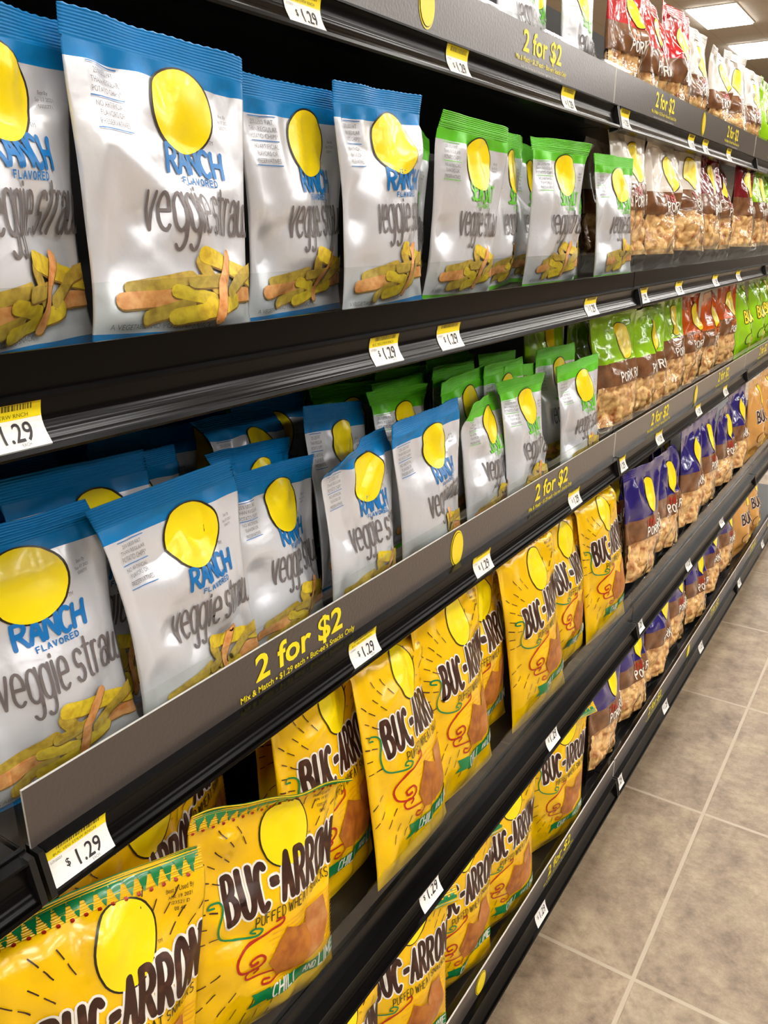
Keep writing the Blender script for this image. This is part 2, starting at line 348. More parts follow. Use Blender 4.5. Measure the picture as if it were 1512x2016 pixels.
# ------------------------------------------------------------------ snack bags
NU, NV = 60, 84
class Film:
    """front and back sheet of a pillow bag; art is wrapped on the front sheet"""
    def __init__(s, w, h, D, seed, vs=0.9, bounds=(), crease=1.0, bend=None, dents=()):
        rng = random.Random(seed); s.w, s.h, s.vs, s.seed = w, h, vs, seed
        us = np.linspace(-1, 1, NU+1); us = np.sign(us)*np.abs(us)**0.85
        vv = np.linspace(0, vs, NV+1)
        for b in bounds: vv[np.argmin(abs(vv-b))] = b
        s.us, s.vv, s.bend = us, vv, bend
        U, V = np.meshgrid(us, vv, indexing='ij'); s.U, s.V = U, V
        dents = list(dents)+[(rng.uniform(-.9, -.3), rng.uniform(.12, .5), rng.uniform(.003, .008)*crease, rng.uniform(.15, .35), rng.uniform(.05, .12)), (rng.uniform(.2, .8), rng.uniform(.1, .4), rng.uniform(.002, .006)*crease, rng.uniform(.15, .3), rng.uniform(.05, .1))]
        g = np.where(V < .32, 1-(1-np.clip(V/.32, 0, 1))**2.3, 1.0)
        q = np.clip((V-.45)/(vs-.45), 0, 1); g = g*(0.5+0.5*np.cos(PI*q))**0.8
        c = np.clip(1-np.abs(U)**2.3, 0, 1)**0.75
        def creases(n, lo, hi):
            d = np.zeros_like(U)
            for _ in range(n):
                u0, v0 = rng.uniform(-1.0, 1.0), rng.uniform(.05, .85); a = rng.uniform(0, PI)
                X, Z = (U-u0)*w/2, (V-v0)*h
                r = X*math.cos(a)+Z*math.sin(a); t = -X*math.sin(a)+Z*math.cos(a)
                wd = rng.uniform(.008, .018); ln = rng.uniform(.02, .05)
                d += rng.choice((-1, 1, 1))*rng.uniform(lo, hi)*np.exp(-np.sqrt((r/wd)**2+.25)+.5)*np.exp(-(t/ln)**2)
            return d
        ph = [rng.uniform(0, 6.28) for _ in range(8)]
        wr = np.zeros_like(U)
        tt = np.exp(-((V-vs+.06)/.13)**2); tb = np.exp(-((V-.07)/.08)**2)
        for i, k in enumerate((6, 9.5, 14)):
            wr += .0022/(1+.25*i)*(np.sin(k*U+ph[i])*tt+.8*np.sin(k*.9*U+ph[i+3])*tb)
        edge = np.clip((1-np.abs(U))*6, 0, 1)*np.clip((vs-V)*14, 0, 1)*np.clip(V*14, 0, 1)
        T = D*g*c
        for u0, v0, amp, ru, rv in dents: T = T-amp*np.exp(-((U-u0)/ru)**2-((V-v0)/rv)**2)*np.clip((1-np.abs(U))*5, 0, 1)
        fy = -T+(creases(26, .0014*crease, .0050*crease)+wr*crease)*edge
        by = D*.75*g*c+(creases(14, .001, .003)+wr*.6)*edge
        ph0 = rng.uniform(0, 6); sway = .0016*np.sin(5*V+ph0)*crease*np.sign(U)*np.clip(np.abs(U)-.5, 0, 1)*2
        X = U*w/2*(1-.09*g)+sway
        Z = V*h
        fy = np.minimum(fy, .003); by = np.maximum(by, fy+.0012*edge)
        s.front = s.bendmap(X, fy, Z, U); s.back = s.bendmap(X, by, Z, U)
    def bendmap(s, X, Y, Z, U):
        """curl the top: bend = list of (z0 fraction, length fraction, angle at left, angle at right) in degrees (positive = forward)"""
        if not s.bend: return np.stack([X, Y, Z], -1)
        N = 200; zs = np.linspace(0, s.h*1.02, N); dz = zs[1]-zs[0]
        ang = np.zeros(X.shape+(1,))
        y = np.zeros_like(X); z = np.zeros_like(X); th = np.zeros_like(X)
        ry = np.zeros_like(X); rz = np.zeros_like(X); rt = np.zeros_like(X); done = np.zeros(X.shape, bool)
        for i in range(N):
            th = np.zeros_like(X)
            for z0, ln, aL, aR in s.bend:
                f = np.clip((zs[i]/s.h-z0)/ln, 0, 1); th = th+f*np.radians(aL+(aR-aL)*(U+1)/2)
            hit = (~done) & (zs[i] >= Z-1e-9)
            ry[hit], rz[hit], rt[hit] = y[hit], z[hit], th[hit]
            done |= hit
            y = y-np.sin(th)*dz; z = z+np.cos(th)*dz
        return np.stack([X, ry+Y*np.cos(rt), rz+Y*np.sin(rt)], -1)
    def body(s, parent, mats, ranges, name='pouch', side='both'):
        """ranges: list of (v_top, material index) from the bottom up"""
        nu, nv = NU+1, NV+1
        def idx(v):
            for t, m in ranges:
                if v <= t+1e-6: return m
            return ranges[-1][1]
        V = list(s.front.reshape(-1, 3)); F = []; mi = []
        bi = {}
        for i in range(nu):
            for j in range(nv):
                if i in (0, nu-1): bi[i, j] = i*nv+j
                else: bi[i, j] = len(V); V.append(s.back[i, j])
        for i in range(NU):
            for j in range(NV):
                a, b, c, d = i*nv+j, (i+1)*nv+j, (i+1)*nv+j+1, i*nv+j+1
                m = idx((s.vv[j]+s.vv[j+1])/2)
                F += [(a, b, c), (a, c, d)]; mi += [m, m]
                F.append((bi[i, j], bi[i, j+1], bi[i+1, j+1], bi[i+1, j])); mi.append(m)
        return mesh_obj(name, V, F, mats, mi, parent, True)
    def seal(s, parent, mat_, n=36, zig=False):
        """crimped top seal strip; jagged cut edge"""
        nu, nv = 40, n
        u = np.linspace(-1, 1, nu+1); v = np.linspace(s.vs, 1, nv+1)
        U, V = np.meshgrid(u, v, indexing='ij')
        k = np.clip((V-s.vs)/(1-s.vs), 0, 1)
        Y = .0003*np.sin(k*2*PI*9)*np.clip(k*6, 0, 1)+(.0022*np.sin(U*4+s.seed)+.0012*np.sin(U*9+s.seed*2))*k
        V2 = V.copy(); V2[:, -1] += .004*np.where(np.arange(nu+1) % 2, 1, 0)
        P = s.bendmap(U*s.w/2, Y, V2*s.h, U)
        Q = s.bendmap(U*s.w/2, Y+.0007, V2*s.h, U)
        m = nv+1; n1 = (nu+1)*m; VV = list(P.reshape(-1, 3))+list(Q.reshape(-1, 3)); F = []
        for i in range(nu):
            for j in range(nv):
                a, b, c, d = i*m+j, (i+1)*m+j, (i+1)*m+j+1, i*m+j+1
                F += [(a, b, c, d), (a+n1, d+n1, c+n1, b+n1)]
        for i in range(nu): F += [(i*m+nv, (i+1)*m+nv, (i+1)*m+nv+n1, i*m+nv+n1)]
        for j in range(nv):
            F += [(j, j+1, j+1+n1, j+n1)]; a = nu*m+j; F += [(a, a+n1, a+1+n1, a+1)]
        s.sealgrid = (u, v, P)
        return mesh_obj('top_seal', VV, F, [mat_], None, parent, True)
    def wrap(s, v2, off, seal=False):
        """map flat art (metres, x from the middle, z from the bottom) on the front film"""
        us, vs_, P = (s.us, s.vv, s.front) if not seal else s.sealgrid
        x = np.clip(v2[:, 0]/(s.w/2), us[0], us[-1]); z = np.clip(v2[:, 1]/s.h, vs_[0], vs_[-1])
        i = np.clip(np.searchsorted(us, x)-1, 0, len(us)-2); j = np.clip(np.searchsorted(vs_, z)-1, 0, len(vs_)-2)
        a = ((x-us[i])/(us[i+1]-us[i]))[:, None]; b = ((z-vs_[j])/(vs_[j+1]-vs_[j]))[:, None]
        p00, p10, p01, p11 = P[i, j], P[i+1, j], P[i, j+1], P[i+1, j+1]
        lo = a >= b      # the same diagonal as the film's own triangles
        q = np.where(lo, p00+(p10-p00)*a+(p11-p10)*b, p00+(p11-p01)*a+(p01-p00)*b)
        dx = (p10-p00)*(1-b)+(p11-p01)*b; dz = (p01-p00)*(1-a)+(p11-p10)*a
        n = np.cross(dx, dz); n /= (np.linalg.norm(n, axis=1)[:, None]+1e-12)
        return q+n*off
    def prints(s, name, parent, items, lim=.975, back=False):
        """items: list of (verts2d, faces, material, layer); clipped at the bag edge; one printed mesh"""
        V, F, MI, mats = [], [], [], []
        for v2, fs, m, lay in items:
            v2 = np.asarray(v2, float)
            if len(v2) == 0: continue
            if m not in mats: mats.append(m)
            k = mats.index(m); n = len(V); X = v2[:, 0]/(s.w/2)
            out = (np.abs(X) > lim)
            vc = v2.copy(); vc[:, 0] = np.clip(vc[:, 0], -lim*s.w/2, lim*s.w/2)
            sealz = v2[:, 1]/s.h >= s.vs
            w3 = s.wrap(vc, .0009+lay*.00016)
            if sealz.any() and hasattr(s, 'sealgrid'):
                w3[sealz] = s.wrap(vc[sealz], -(.0013+lay*.0001) if back else .0009+lay*.00016, True)
            V += list(w3)
            for q in fs:
                if all(out[i] for i in q): continue
                F.append(tuple(i+n for i in q)); MI.append(k)
        return mesh_obj(name, V, F, mats, MI, parent, True)

def shift(v, x, z, rot=0.0):
    v = np.asarray(v, float)
    if rot:
        c, s_ = math.cos(rot), math.sin(rot); v = np.stack([v[:, 0]*c-v[:, 1]*s_, v[:, 0]*s_+v[:, 1]*c], 1)
    return v+np.array([x, z])
def logo_items(cx, cz, rx, rz, lay=0):
    a, f = disc2d(cx, cz, rx, rz, 40, 12); b, f2 = disc2d(cx, cz, rx*.94, rz*.95, 40, 12)
    return [(a, f, M['logo_line'], lay), (b, f2, M['logo_yellow'], lay+1.5)]
def small_lines(lines, x, z, size, m, lay=1, lead=1.25, sx=.8, L=.004):
    out = []
    for i, t in enumerate(lines):
        v, f = text2d(t, size, 0.0, 0, sx)
        wv = v[:, 0].max() if len(v) else 0
        v, f = refine(v, f, L); out.append((shift(v, x-wv/2, z-i*size*lead), f, m, lay))
    return out
STRAWS = [ # u0,v0,u1,v1 (with optional mid point), width, material
 ((-.62, .175), (.0, .215), .016, 's_olive'), ((-.72, .135), (-.15, .15), .019, 's_orange'), ((.6, .155), (1.0, .16), .018, 's_orange'),
 ((-.45, .08), (-.05, .12), .017, 's_olive'), ((-.15, .17), (.2, .14), .016, 's_yellow'), ((.12, .27), (.27, .18), .018, 's_olive'),
 ((.16, .295), (1.0, .215), .021, 's_yellow'), ((.02, .20), (.36, .205), .016, 's_olive'), ((-.15, .085), (.6, .135), .018, 's_yellow'),
 ((.48, .16), (1.0, .255), .015, 's_olive'), ((.59, .295), (.35, .19), .016, 's_orange'), ((.35, .19), (.28, .085), .016, 's_orange')]
def straw_items(w, h):
    it = []; lay = 1
    for a, b, wd, m in STRAWS:
        p = [(a[0]*w/2, a[1]*h), (b[0]*w/2, b[1]*h)]; W = wd*h*3.1
        v, f = ribbon([(x+.0003, z-.0010) for x, z in p], W, .0025); it.append((v, f, M['s_shade'], lay))  # darker ribbon prints round shading under each pictured straw
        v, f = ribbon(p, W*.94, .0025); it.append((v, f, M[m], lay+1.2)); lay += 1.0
    return it
def veggie_bag(kind, seed, hs=1.0, bend=None, dents=(), crease=1.0, D=.016):
    w, h = .158, .205*hs
    hd, pm = ('blue', 'p_blue') if kind == 'ranch' else ('green', 'p_green')
    root = empty('veggie_straw_bag')
    fm = Film(w, h, D, seed, .915, (.03, .86), crease*1.25, bend, dents)
    fm.body(root, [M['silver'], M[hd]], [(.03, 1), (.86, 0), (1, 1)])
    fm.seal(root, M[hd])
    fm.prints('logo_disc', root, logo_items(.17*w/2, .765*h, .0325, .029))
    it = []
    if kind == 'ranch': v, f, L = stroke_text('RANCH', .0175, .0098, .0026, .0036, .08, .06, 3)
    else: v, f, L = stroke_text('SEA SALT', .0175, .0066, .0024, .0033, .08, .07, 5)
    it.append((shift(v, .26*w/2-L/2,   .568*h), f, M[pm], 1))
    v, f, L = stroke_text('FLAVORED', .0042, .0029, .0019, .0010); it.append((shift(v, .29*w/2-L/2, .530*h), f, M[pm], 1))
    v, f, L = stroke_text('veggie straws', .0250, .0076, .0028, .0024, .05); it.append((shift(v, -.40*w/2, .372*h), f, M['p_grey'], 2))
    fm.prints('lettering', root, it)
    it = small_lines(['25% LESS FAT', 'THAN REGULAR', 'POTATO CHIPS*'], -.66*w/2, .822*h, .0050, M['p_small'], lead=1.1, sx=.72)
    it += small_lines(['NO ARTIFICIAL', 'FLAVORS OR', 'PRESERVATIVES'], -.66*w/2, .727*h, .0050, M['p_small'], lead=1.1, sx=.72)
    for z in (.852, .757, .662): v, f = ribbon([(-.84*w/2, z*h), (-.48*w/2, z*h)], .0007, cap=False); it.append((v, f, M[pm], 1))
    fm.prints('claim_print', root, it)
    it = small_lines(['Best By', 'Sep 07 2021', '5000771'], .72*w/2, .78*h, .0034, M['p_small'])
    it += small_lines(['TM'], .54*w/2, .68*h, .004, M['p_small'])
    fm.prints('date_print', root, it)
    fm.prints('ingredient_print', root, small_lines(['A VEGETABLE AND POTATO SNACK'], -.3*w/2, .045*h, .0052, M['p_small'], sx=1.0))
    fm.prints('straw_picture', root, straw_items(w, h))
    return root
def spiral(cx, cz, r, turns, a0, sgn=1, n=22):
    return [(cx+r*(1-i/n*.85)*math.cos(a0+sgn*turns*2*PI*i/n), cz+r*(1-i/n*.85)*math.sin(a0+sgn*turns*2*PI*i/n)) for i in range(n+1)]
def wheat_bag(seed, hs=1.0, bend=None, dents=(), crease=1.0, D=.024):
    w, h = .176, .295*hs
    root = empty('wheat_snack_bag')
    fm = Film(w, h, D, seed, .92, (), crease*1.1, bend, dents)
    fm.body(root, [M['yellow']], [(1, 0)])
    fm.seal(root, M['yellow'])
    fm.prints('logo_disc', root, logo_items(.18*w/2, .79*h, .029, .033))
    # green teeth and red dots along the seal
    it = []; n = 16
    v, f = ribbon([(-.97*w/2, .985*h), (.97*w/2, .985*h)], .007, .004, False); it.append((v, f, M['p_dkgreen'], 2))
    for i in range(n):
        x0 = (-.95+1.9*i/n)*w/2; x1 = (-.95+1.9*(i+1)/n)*w/2; xm = (x0+x1)/2
        v, f = refine(*poly2d([(x0, .985*h), (xm, .918*h), (x1, .985*h)]), .005); it.append((v, f, M['p_dkgreen'], 2))
        v, f = disc2d(x0, .917*h, .0017, .0017, 8, 1); it.append((v, f, M['p_red'], 2))
    fm.prints('seal_pattern', root, it, .99); fm.prints('seal_pattern', root, it, .99, True)
    rot = math.radians(5)
    it = []
    v, f, L = stroke_text('BUC-ARRONES', .040, .0108, .0058, .0104, .10, .03, 4); it.append((shift(v, -.62*w/2, .505*h, rot), f, M['p_white'], 0))
    v, f, L = stroke_text('BUC-ARRONES', .040, .0108, .0058, .0064, .10, .03, 4); it.append((shift(v, -.62*w/2, .505*h, rot), f, M['p_brown'], 2))
    v, f, L = stroke_text('PUFFED WHEAT SNACKS', .0092, .0042, .0019, .0012, .08, .03, 5, False); it.append((shift(v, -.30*w/2, .455*h, rot), f, M['p_olive_text'], 2))
    fm.prints('lettering', root, it)
    it = []
    for i in range(13):
        z = .44-.019*i; a = -.12+.04*math.sin(i*2.1)
        v, f = ribbon([(a*w/2, z*h-.004), (.97*w/2, (z+.012)*h)], .0009, .006, False); it.append((v, f, M['p_hatch'], 1))
    kite = [(.10, .41), (.46, .365), (.52, .30), (.40, .20), (-.02, .225), (-.16, .30)]
    k2 = [(.46, .425), (.78, .44), (.86, .33), (.74, .235), (.42, .21), (.44, .33)]
    v, f = refine(*poly2d([(a*w/2, b*h) for a, b in k2]), .008); it.append((v, f, M['chip_side'], 2))
    v, f = refine(*poly2d([(a*w/2, b*h) for a, b in kite]), .008); it.append((v, f, M['chip'], 3.5))
    fm.prints('chip_picture', root, it)
    it = []
    v, f = refine(*poly2d([(-.12*w/2, .115*h), (-.12*w/2, .17*h), (.97*w/2, .205*h), (.97*w/2, .15*h)]), .008); it.append((v, f, M['p_dkgreen'], 3))
    v, f = refine(*poly2d([(-.40*w/2, .125*h), (-.30*w/2, .15*h), (-.36*w/2, .185*h), (-.10*w/2, .18*h), (-.10*w/2, .13*h)]), .008); it.append((v, f, M['p_dkgreen'], 2))
    v, f, L = stroke_text('CHILI', .0125, .0058, .0022, .0018, .12); it.append((shift(v, -.06*w/2, .124*h, math.radians(5)), f, M['p_white'], 5))
    v, f, L = stroke_text('AND', .007, .0036, .0016, .0011, .12); it.append((shift(v, .43*w/2, .148*h, math.radians(5)), f, M['p_white'], 5))
    v, f, L = stroke_text('LIME', .0125, .0058, .0022, .0018, .12); it.append((shift(v, .64*w/2, .146*h, math.radians(5)), f, M['p_white'], 5))
    fm.prints('flavor_banner', root, it)
    def curve(px):
        p = [((-.86+1.66*(x-340)/480)*w/2, (.565-(y-240)*.40/600)*h) for x, y in px]; out = []
        for k in range(len(p)-1):
            a, b, c, d = [np.array(p[min(max(q, 0), len(p)-1)]) for q in (k-1, k, k+1, k+2)]
            for t in (0, .25, .5, .75): out.append(tuple(.5*((2*b)+(c-a)*t+(2*a-5*b+4*c-d)*t*t+(3*b-a-3*c+d)*t**3)))
        return out+[p[-1]]
    v, f = ribbon(curve([(365, 215), (340, 205), (350, 185), (385, 195), (395, 240), (370, 330), (380, 400), (430, 440), (500, 455), (525, 425), (500, 405), (485, 425), (500, 435)]), .0021); fm.prints('green_swirl', root, [(v, f, M['p_dkgreen'], 2)])
    v, f = ribbon(curve([(580, 405), (605, 395), (600, 430), (540, 460), (460, 500), (425, 560), (435, 625), (490, 640), (528, 605), (510, 570), (475, 585), (478, 610), (500, 605)]), .0024); fm.prints('red_swirl', root, [(v, f, M['p_red'], 2)])
    v, f = ribbon(curve([(490, 670), (505, 650), (480, 635), (455, 660), (465, 695), (520, 705), (575, 715), (590, 755), (560, 785), (525, 770), (530, 745), (555, 755)]), .0022); fm.prints('small_red_swirl', root, [(v, f, M['p_red'], 2)])
    it = []
    rng = random.Random(9)
    cx, cz = .10*w/2, .5*h
    for a0, da, n, rr in ((118, 8.5, 9, .075), (20, 8, 8, .075), (208, 9, 7, .085)):
        it = []
        for i in range(n):
            a = math.radians(a0+i*da); r0 = rr+.012*(i % 2)
            for q in (0, 1):
                r1 = r0+.014*q
                v, f = ribbon([(cx+r1*math.cos(a), cz+r1*math.sin(a)), (cx+(r1+.010)*math.cos(a), cz+(r1+.010)*math.sin(a))], .0011, cap=False); it.append((v, f, M['p_brown'], 1))
        fm.prints('dash_rays', root, it)
    fm.prints('date_print', root, small_lines(['Best If Used By', 'APR 19 2021', '123521 D', '08 40'], .74*w/2, .88*h, .0046, M['p_brown']))
    fm.prints('trademark_print', root, small_lines(['TM'], .52*w/2, .735*h, .004, M['p_brown']))
    return root
PORK = {'navy': ('Chili Lime', 'p_red'), 'red': ('Hot', 'p_orange'), 'white': ('Barbecue', 'p_red'), 'maroon': ('Barbecue', 'p_red'), 'lime': ('Hot', 'p_green'), 'orange': ('Buffalo', 'p_orange')}
FLAV = {'navy': 'Chili', 'red': 'hot', 'white': 'trail', 'maroon': 'trail', 'lime': '', 'orange': 'uffalo'}
def pork_bag(col, seed, hs=1.0, bend=None, dents=(), D=.030):
    w, h = .192, .262*hs
    root = empty('pork_rind_bag')
    fm = Film(w, h, D, seed, .93, (.12, .43, .60), 1.6, bend, dents)
    fm.body(root, [M['black_film'], M['window'], M['wood'], M[col]], [(.12, 0), (.43, 1), (.60, 2), (1, 3)])
    fm.seal(root, M[col], 14)
    # heap of rinds seen through the clear film: lumpy inner surface
    rng = random.Random(seed+50); V, F = [], []
    nu, nv = 66, 40
    for side, sh in ((0, fm.front), (1, fm.back)):
        n0 = len(V)
        for i in range(nu+1):
            for j in range(nv+1):
                u = -.93+1.86*i/nu; vz = .095+.345*j/nv
                p = fm.wrap(np.array([[u*w/2, vz*h]]), 0)[0] if side == 0 else None
                if side == 1:
                    ii = np.clip(np.searchsorted(fm.us, u)-1, 0, NU-1); jj = np.clip(np.searchsorted(fm.vv, vz)-1, 0, NV-1); p = fm.back[ii, jj]
                V.append(p)
        for i in range(nu):
            for j in range(nv):
                a = n0+i*(nv+1)+j; q = (a, a+nv+1, a+nv+2, a+1); F.append(q if side == 0 else q[::-1])
    V = np.array(V)
    cs = np.array([(-.09+.18*(q % 8+rng.uniform(.1, .9))/8, (.08+.37*(q//8+rng.uniform(.1, .9))/6)*h) for q in range(48)])
    d = np.sqrt(((V[:, None, 0]-cs[None, :, 0])**2+(V[:, None, 2]-cs[None, :, 1])**2)).min(1)
    lump = np.sqrt(np.clip(1-(d/.0165)**2, 0, 1))
    inset = .0015+.017*(1-lump)
    half = (nu+1)*(nv+1)
    V[:half, 1] += np.minimum(inset[:half], np.maximum(-V[:half, 1]*.8, .0008)); V[half:, 1] -= np.minimum(inset[half:], np.maximum(V[half:, 1]*.8, .0008))
    o = mesh_obj('pork_rinds', V, F, [M['rind']], None, root, True); o['kind'] = 'stuff'
    fm.prints('logo_disc', root, logo_items(.22*w/2, .745*h, .029, .037))
    it = []
    fl = FLAV[col]
    fm_m = M[PORK[col][1]]
    if fl:
        v, f, L = stroke_text(fl, .0125, .009, .003, .0030, .25, .05, 2)
        it.append((shift(v, -.25*w/2, .515*h, .08), f, fm_m, 1))
    v, f, L = stroke_text('PORK RINDS', .0165, .0105, .0042, .0030, .05, .10, 6); it.append((shift(v, -.25*w/2, .445*h, .06), f, M['p_white'], 2))
    fm.prints('lettering', root, it)
    return root
def puff_bag(col, seed, hs=1.0):
    w, h = .192, .262*hs
    root = empty('corn_puff_bag')
    fm = Film(w, h, .036, seed, .93, (), 1.6)
    fm.body(root, [M[col]], [(1, 0)]); fm.seal(root, M[col], 14)
    fm.prints('logo_disc', root, logo_items(.25*w/2, .8*h, .028, .033))
    it = []
    v, f, L = stroke_text("BUC-O'S", .034, .018, .006, .0115, .05, .04, 4); it.append((shift(v, -.6*w/2, .5*h), f, M['p_white' if col == 'tan' else 'black_film'], 0))
    v, f, L = stroke_text("BUC-O'S", .034, .018, .006, .0070, .05, .04, 4); it.append((shift(v, -.6*w/2, .5*h), f, M['p_brown' if col == 'tan' else 'logo_yellow'], 2))
    fm.prints('lettering', root, it)
    it = []
    rng = random.Random(seed)
    a, f = disc2d(-.35*w/2, .3*h, .018, .018); it.append((a, f, M['p_brown'], 1)); a, f = disc2d(-.35*w/2, .3*h, .016, .016); it.append((a, f, M[col], 2))
    for i in range(9):
        x, z = rng.uniform(-.1, .8)*w/2, rng.uniform(.1, .36)*h
        v, f = ribbon(arc(x, z, .014, .012, 0, 330, 10), .009); it.append((v, f, M['s_orange' if i % 2 else 's_yellow'], 3+i*.3))
    fm.prints('puff_picture', root, it)
    return root
def copy_tree(o):
    r = o.copy(); C.objects.link(r)
    for ch in o.children:
        c = ch.copy(); C.objects.link(c); c.parent = r
    return r
_first = {}
def place(key, maker, pose, label, cat='snack bag', group=None):
    """first use builds the bag, later uses copy it with its parts"""
    if key in _first: o = copy_tree(_first[key])
    else: o = maker(); _first[key] = o
    x, y, z, lean, roll, yaw = pose
    o.location = (x, y, z); o.rotation_euler = (math.radians(lean), math.radians(roll), PI/2+math.radians(yaw))
    tag(o, label, cat, group)
    return o
# ---- scene
# ------------------------------------------------------------------ shelving
SEC0, SEC = 0.241, 1.219
SECN = ['the nearest partial section', 'the veggie straw section', 'the pork rind section', 'the farthest section']
LEVN = ['top', 'eye-level', 'middle', 'lower', 'bottom']
# xf front face, deck top, channel top, channel bottom, clear fence top, riser top
LV = [dict(xf=-.058, deck=1.345, ct=1.352, cb=1.319, ft=1.416, rt=None, sign=(1.349, 1.408)),
      dict(xf=.006, deck=1.078, ct=1.063, cb=1.033, ft=1.124, rt=1.088, sign=None),
      dict(xf=-.002, deck=.750, ct=.756, cb=.722, ft=.817, rt=None, sign=(.744, .8035)),
      dict(xf=.066, deck=.443, ct=.434, cb=.402, ft=.497, rt=.466, sign=None),
      dict(xf=.061, deck=.070, ct=.071, cb=.030, ft=.122, rt=None, sign=(.066, .114))]
def chan_x(t, top):
    """front of the ticket channel, t = 0 bottom .. 1 top : concave moulding leaning back at the top"""
    return .016 - .006*t - .0045*math.sin(PI*t) + (.00005*math.sin(t*50) if t < .5 else 0)
def channel(L, y0, y1):
    p = []; N = 44; H = L['ct']-L['cb']
    p.append((L['xf']+.019, L['cb']-.003)); p.append((L['xf']+.0205, L['cb']-.001)); p.append((L['xf']+.0195, L['cb']+.002))
    for i in range(N+1):
        t = i/N; p.append((L['xf']+chan_x(t, 1), L['cb']+.002+(H-.004)*t))
    p.append((L['xf']+.0135, L['ct']-.002)); p.append((L['xf']+.0135, L['ct'])); p.append((L['xf']+.002, L['ct']+.0005)); p.append((L['xf']+.002, L['cb']-.003))
    m = MB(); m.extrude(p, y0, y1); return m
def sign_obj(L, y0, lev, sec):
    t = empty('promo_sign', (L['xf']+.004, y0, L['sign'][0]))
    H = L['sign'][1]-L['sign'][0]
    ln = SEC-.004
    m = MB(); v = [(0, .002, 0), (0, ln, 0), (0, ln, H), (0, .002, H), (-.0022, .002, 0), (-.0022, ln, 0), (-.0022, ln, H), (-.0022, .002, H)]
    m.add(v, [(0, 1, 2, 3)], 0); m.add(v, [(4, 7, 6, 5), (0, 4, 5, 1), (1, 5, 6, 2), (2, 6, 7, 3), (3, 7, 4, 0)], 1)
    m.build('sign_panel', [M['sign'], M['sign_edge']], t)
    def put(items, name):
        V, F, MI, ms = [], [], [], []
        for v2, fs, mt, off in items:
            if mt not in ms: ms.append(mt)
            n = len(V); V += [(off, p[0], p[1]) for p in v2]; F += [tuple(i+n for i in q) for q in fs]; MI += [ms.index(mt)]*len(fs)
        return mesh_obj(name, V, F, ms, MI, t)
    for c in (.245, .754):
        it = []
        y = c*SEC-.003; k = H/.059
        v, f = text2d('2 for $2', .0355*k, .022, 0, 1.12); it.append((shift(v, y-v[:, 0].max()/2, .0275*k), f, M['sign_yellow'], .0006))
        v, f = text2d("Mix & Match \u2022 $1.29 each \u2022 Buc-ee's Snacks Only", .0088*k, .012, 0, .98); it.append((shift(v, y-v[:, 0].max()/2, .0155*k), f, M['sign_yellow'], .0006))
        v, f = text2d("Kettle Chips, Pork Rinds, Buc-O's, Buc-Arrones, Veggie Straws, Cheese Puffs & Curls", .0042*k, 0, 0, .95); it.append((shift(v, y-v[:, 0].max()/2, .008*k), f, M['sign_white'], .0006))
        put(it[:1], 'offer_lettering'); put(it[1:], 'detail_lettering')
    c = .50*SEC-.003; a, f = disc2d(c, H*.55, .0165, H*.40, 36, 2); b, f2 = disc2d(c, H*.55, .0150, H*.365, 36, 2); d, f3 = disc2d(c, H*.55, .0144, H*.352, 36, 2)
    put([(a, f, M['logo_yellow'], .0005), (b, f2, M['logo_line'], .0009), (d, f3, M['logo_yellow'], .0013)], 'logo_disc')
    tag(t, 'dark brown 2 for $2 sign on the %s shelf of %s' % (LEVN[lev], SECN[sec+1]), 'sign', 'promo signs')
    return t
for s in (-1, 0, 1, 2):
    y0 = SEC0+SEC*s; y1 = y0+SEC; g = .0015
    fr = empty('gondola_frame', (-.6, y0, 0))
    tag(fr, 'black back panel and upright post of %s' % SECN[s+1], 'shelving frame', 'shelving frames')
    m = MB(); m.box(-.02, 0, g, SEC-g, .0, 1.75); m.build('back_panel', M['back'], fr)
    m = MB(); m.box(0.001, .03, .0, .03, 0, 1.75); m.build('upright', M['black_metal'], fr)
    m = MB(); m.box(0.031, .652, g, SEC-g, 0, .026); m.build('base_plinth', M['black_plastic'], fr)
    for i, L in enumerate(LV):
        sh = empty('store_shelf', (0, 0, 0))
        tag(sh, 'black %s shelf with ticket channel in %s' % (LEVN[i], SECN[s+1]), 'shelf', 'gondola shelves')
        m = MB(); m.box(-.565, L['xf']-.002, y0+g, y1-g, L['deck']-.024 if i < 4 else .0265, L['deck']); m.build('deck', M['black_metal'], sh, bevel=.001)
        m = MB()
        top = L['rt'] if L['rt'] else L['ct']+.002
        m.box(L['xf']-.002, L['xf']+.002, y0+g, y1-g, L['cb']-.003, top); m.build('front_riser', M['black_plastic'], sh)
        m = channel(L, y0+.0065, y1-.0065); m.build('price_channel', M['black_plastic'], sh)
        for a, b in ((y0+g, y0+.0062), (y1-.0062, y1-g)):
            m = MB(); m.extrude([(L['xf']+.002, L['cb']-.008), (L['xf']+.016, L['cb']-.005), (L['xf']+.0205, L['cb']), (L['xf']+.012, L['ct']), (L['xf']+.002, L['ct'])], a, b)
            m.build('end_cap', M['black_metal'], sh)
        m = MB(); xb = L['xf']-.0045
        m.box(xb, xb+.002, y0+g, y1-g, L['deck'], L['ft']); m.build('clear_fence', M['clear'], sh)
        if L['sign'] and not (s == -1): sign_obj(L, y0, i, s)
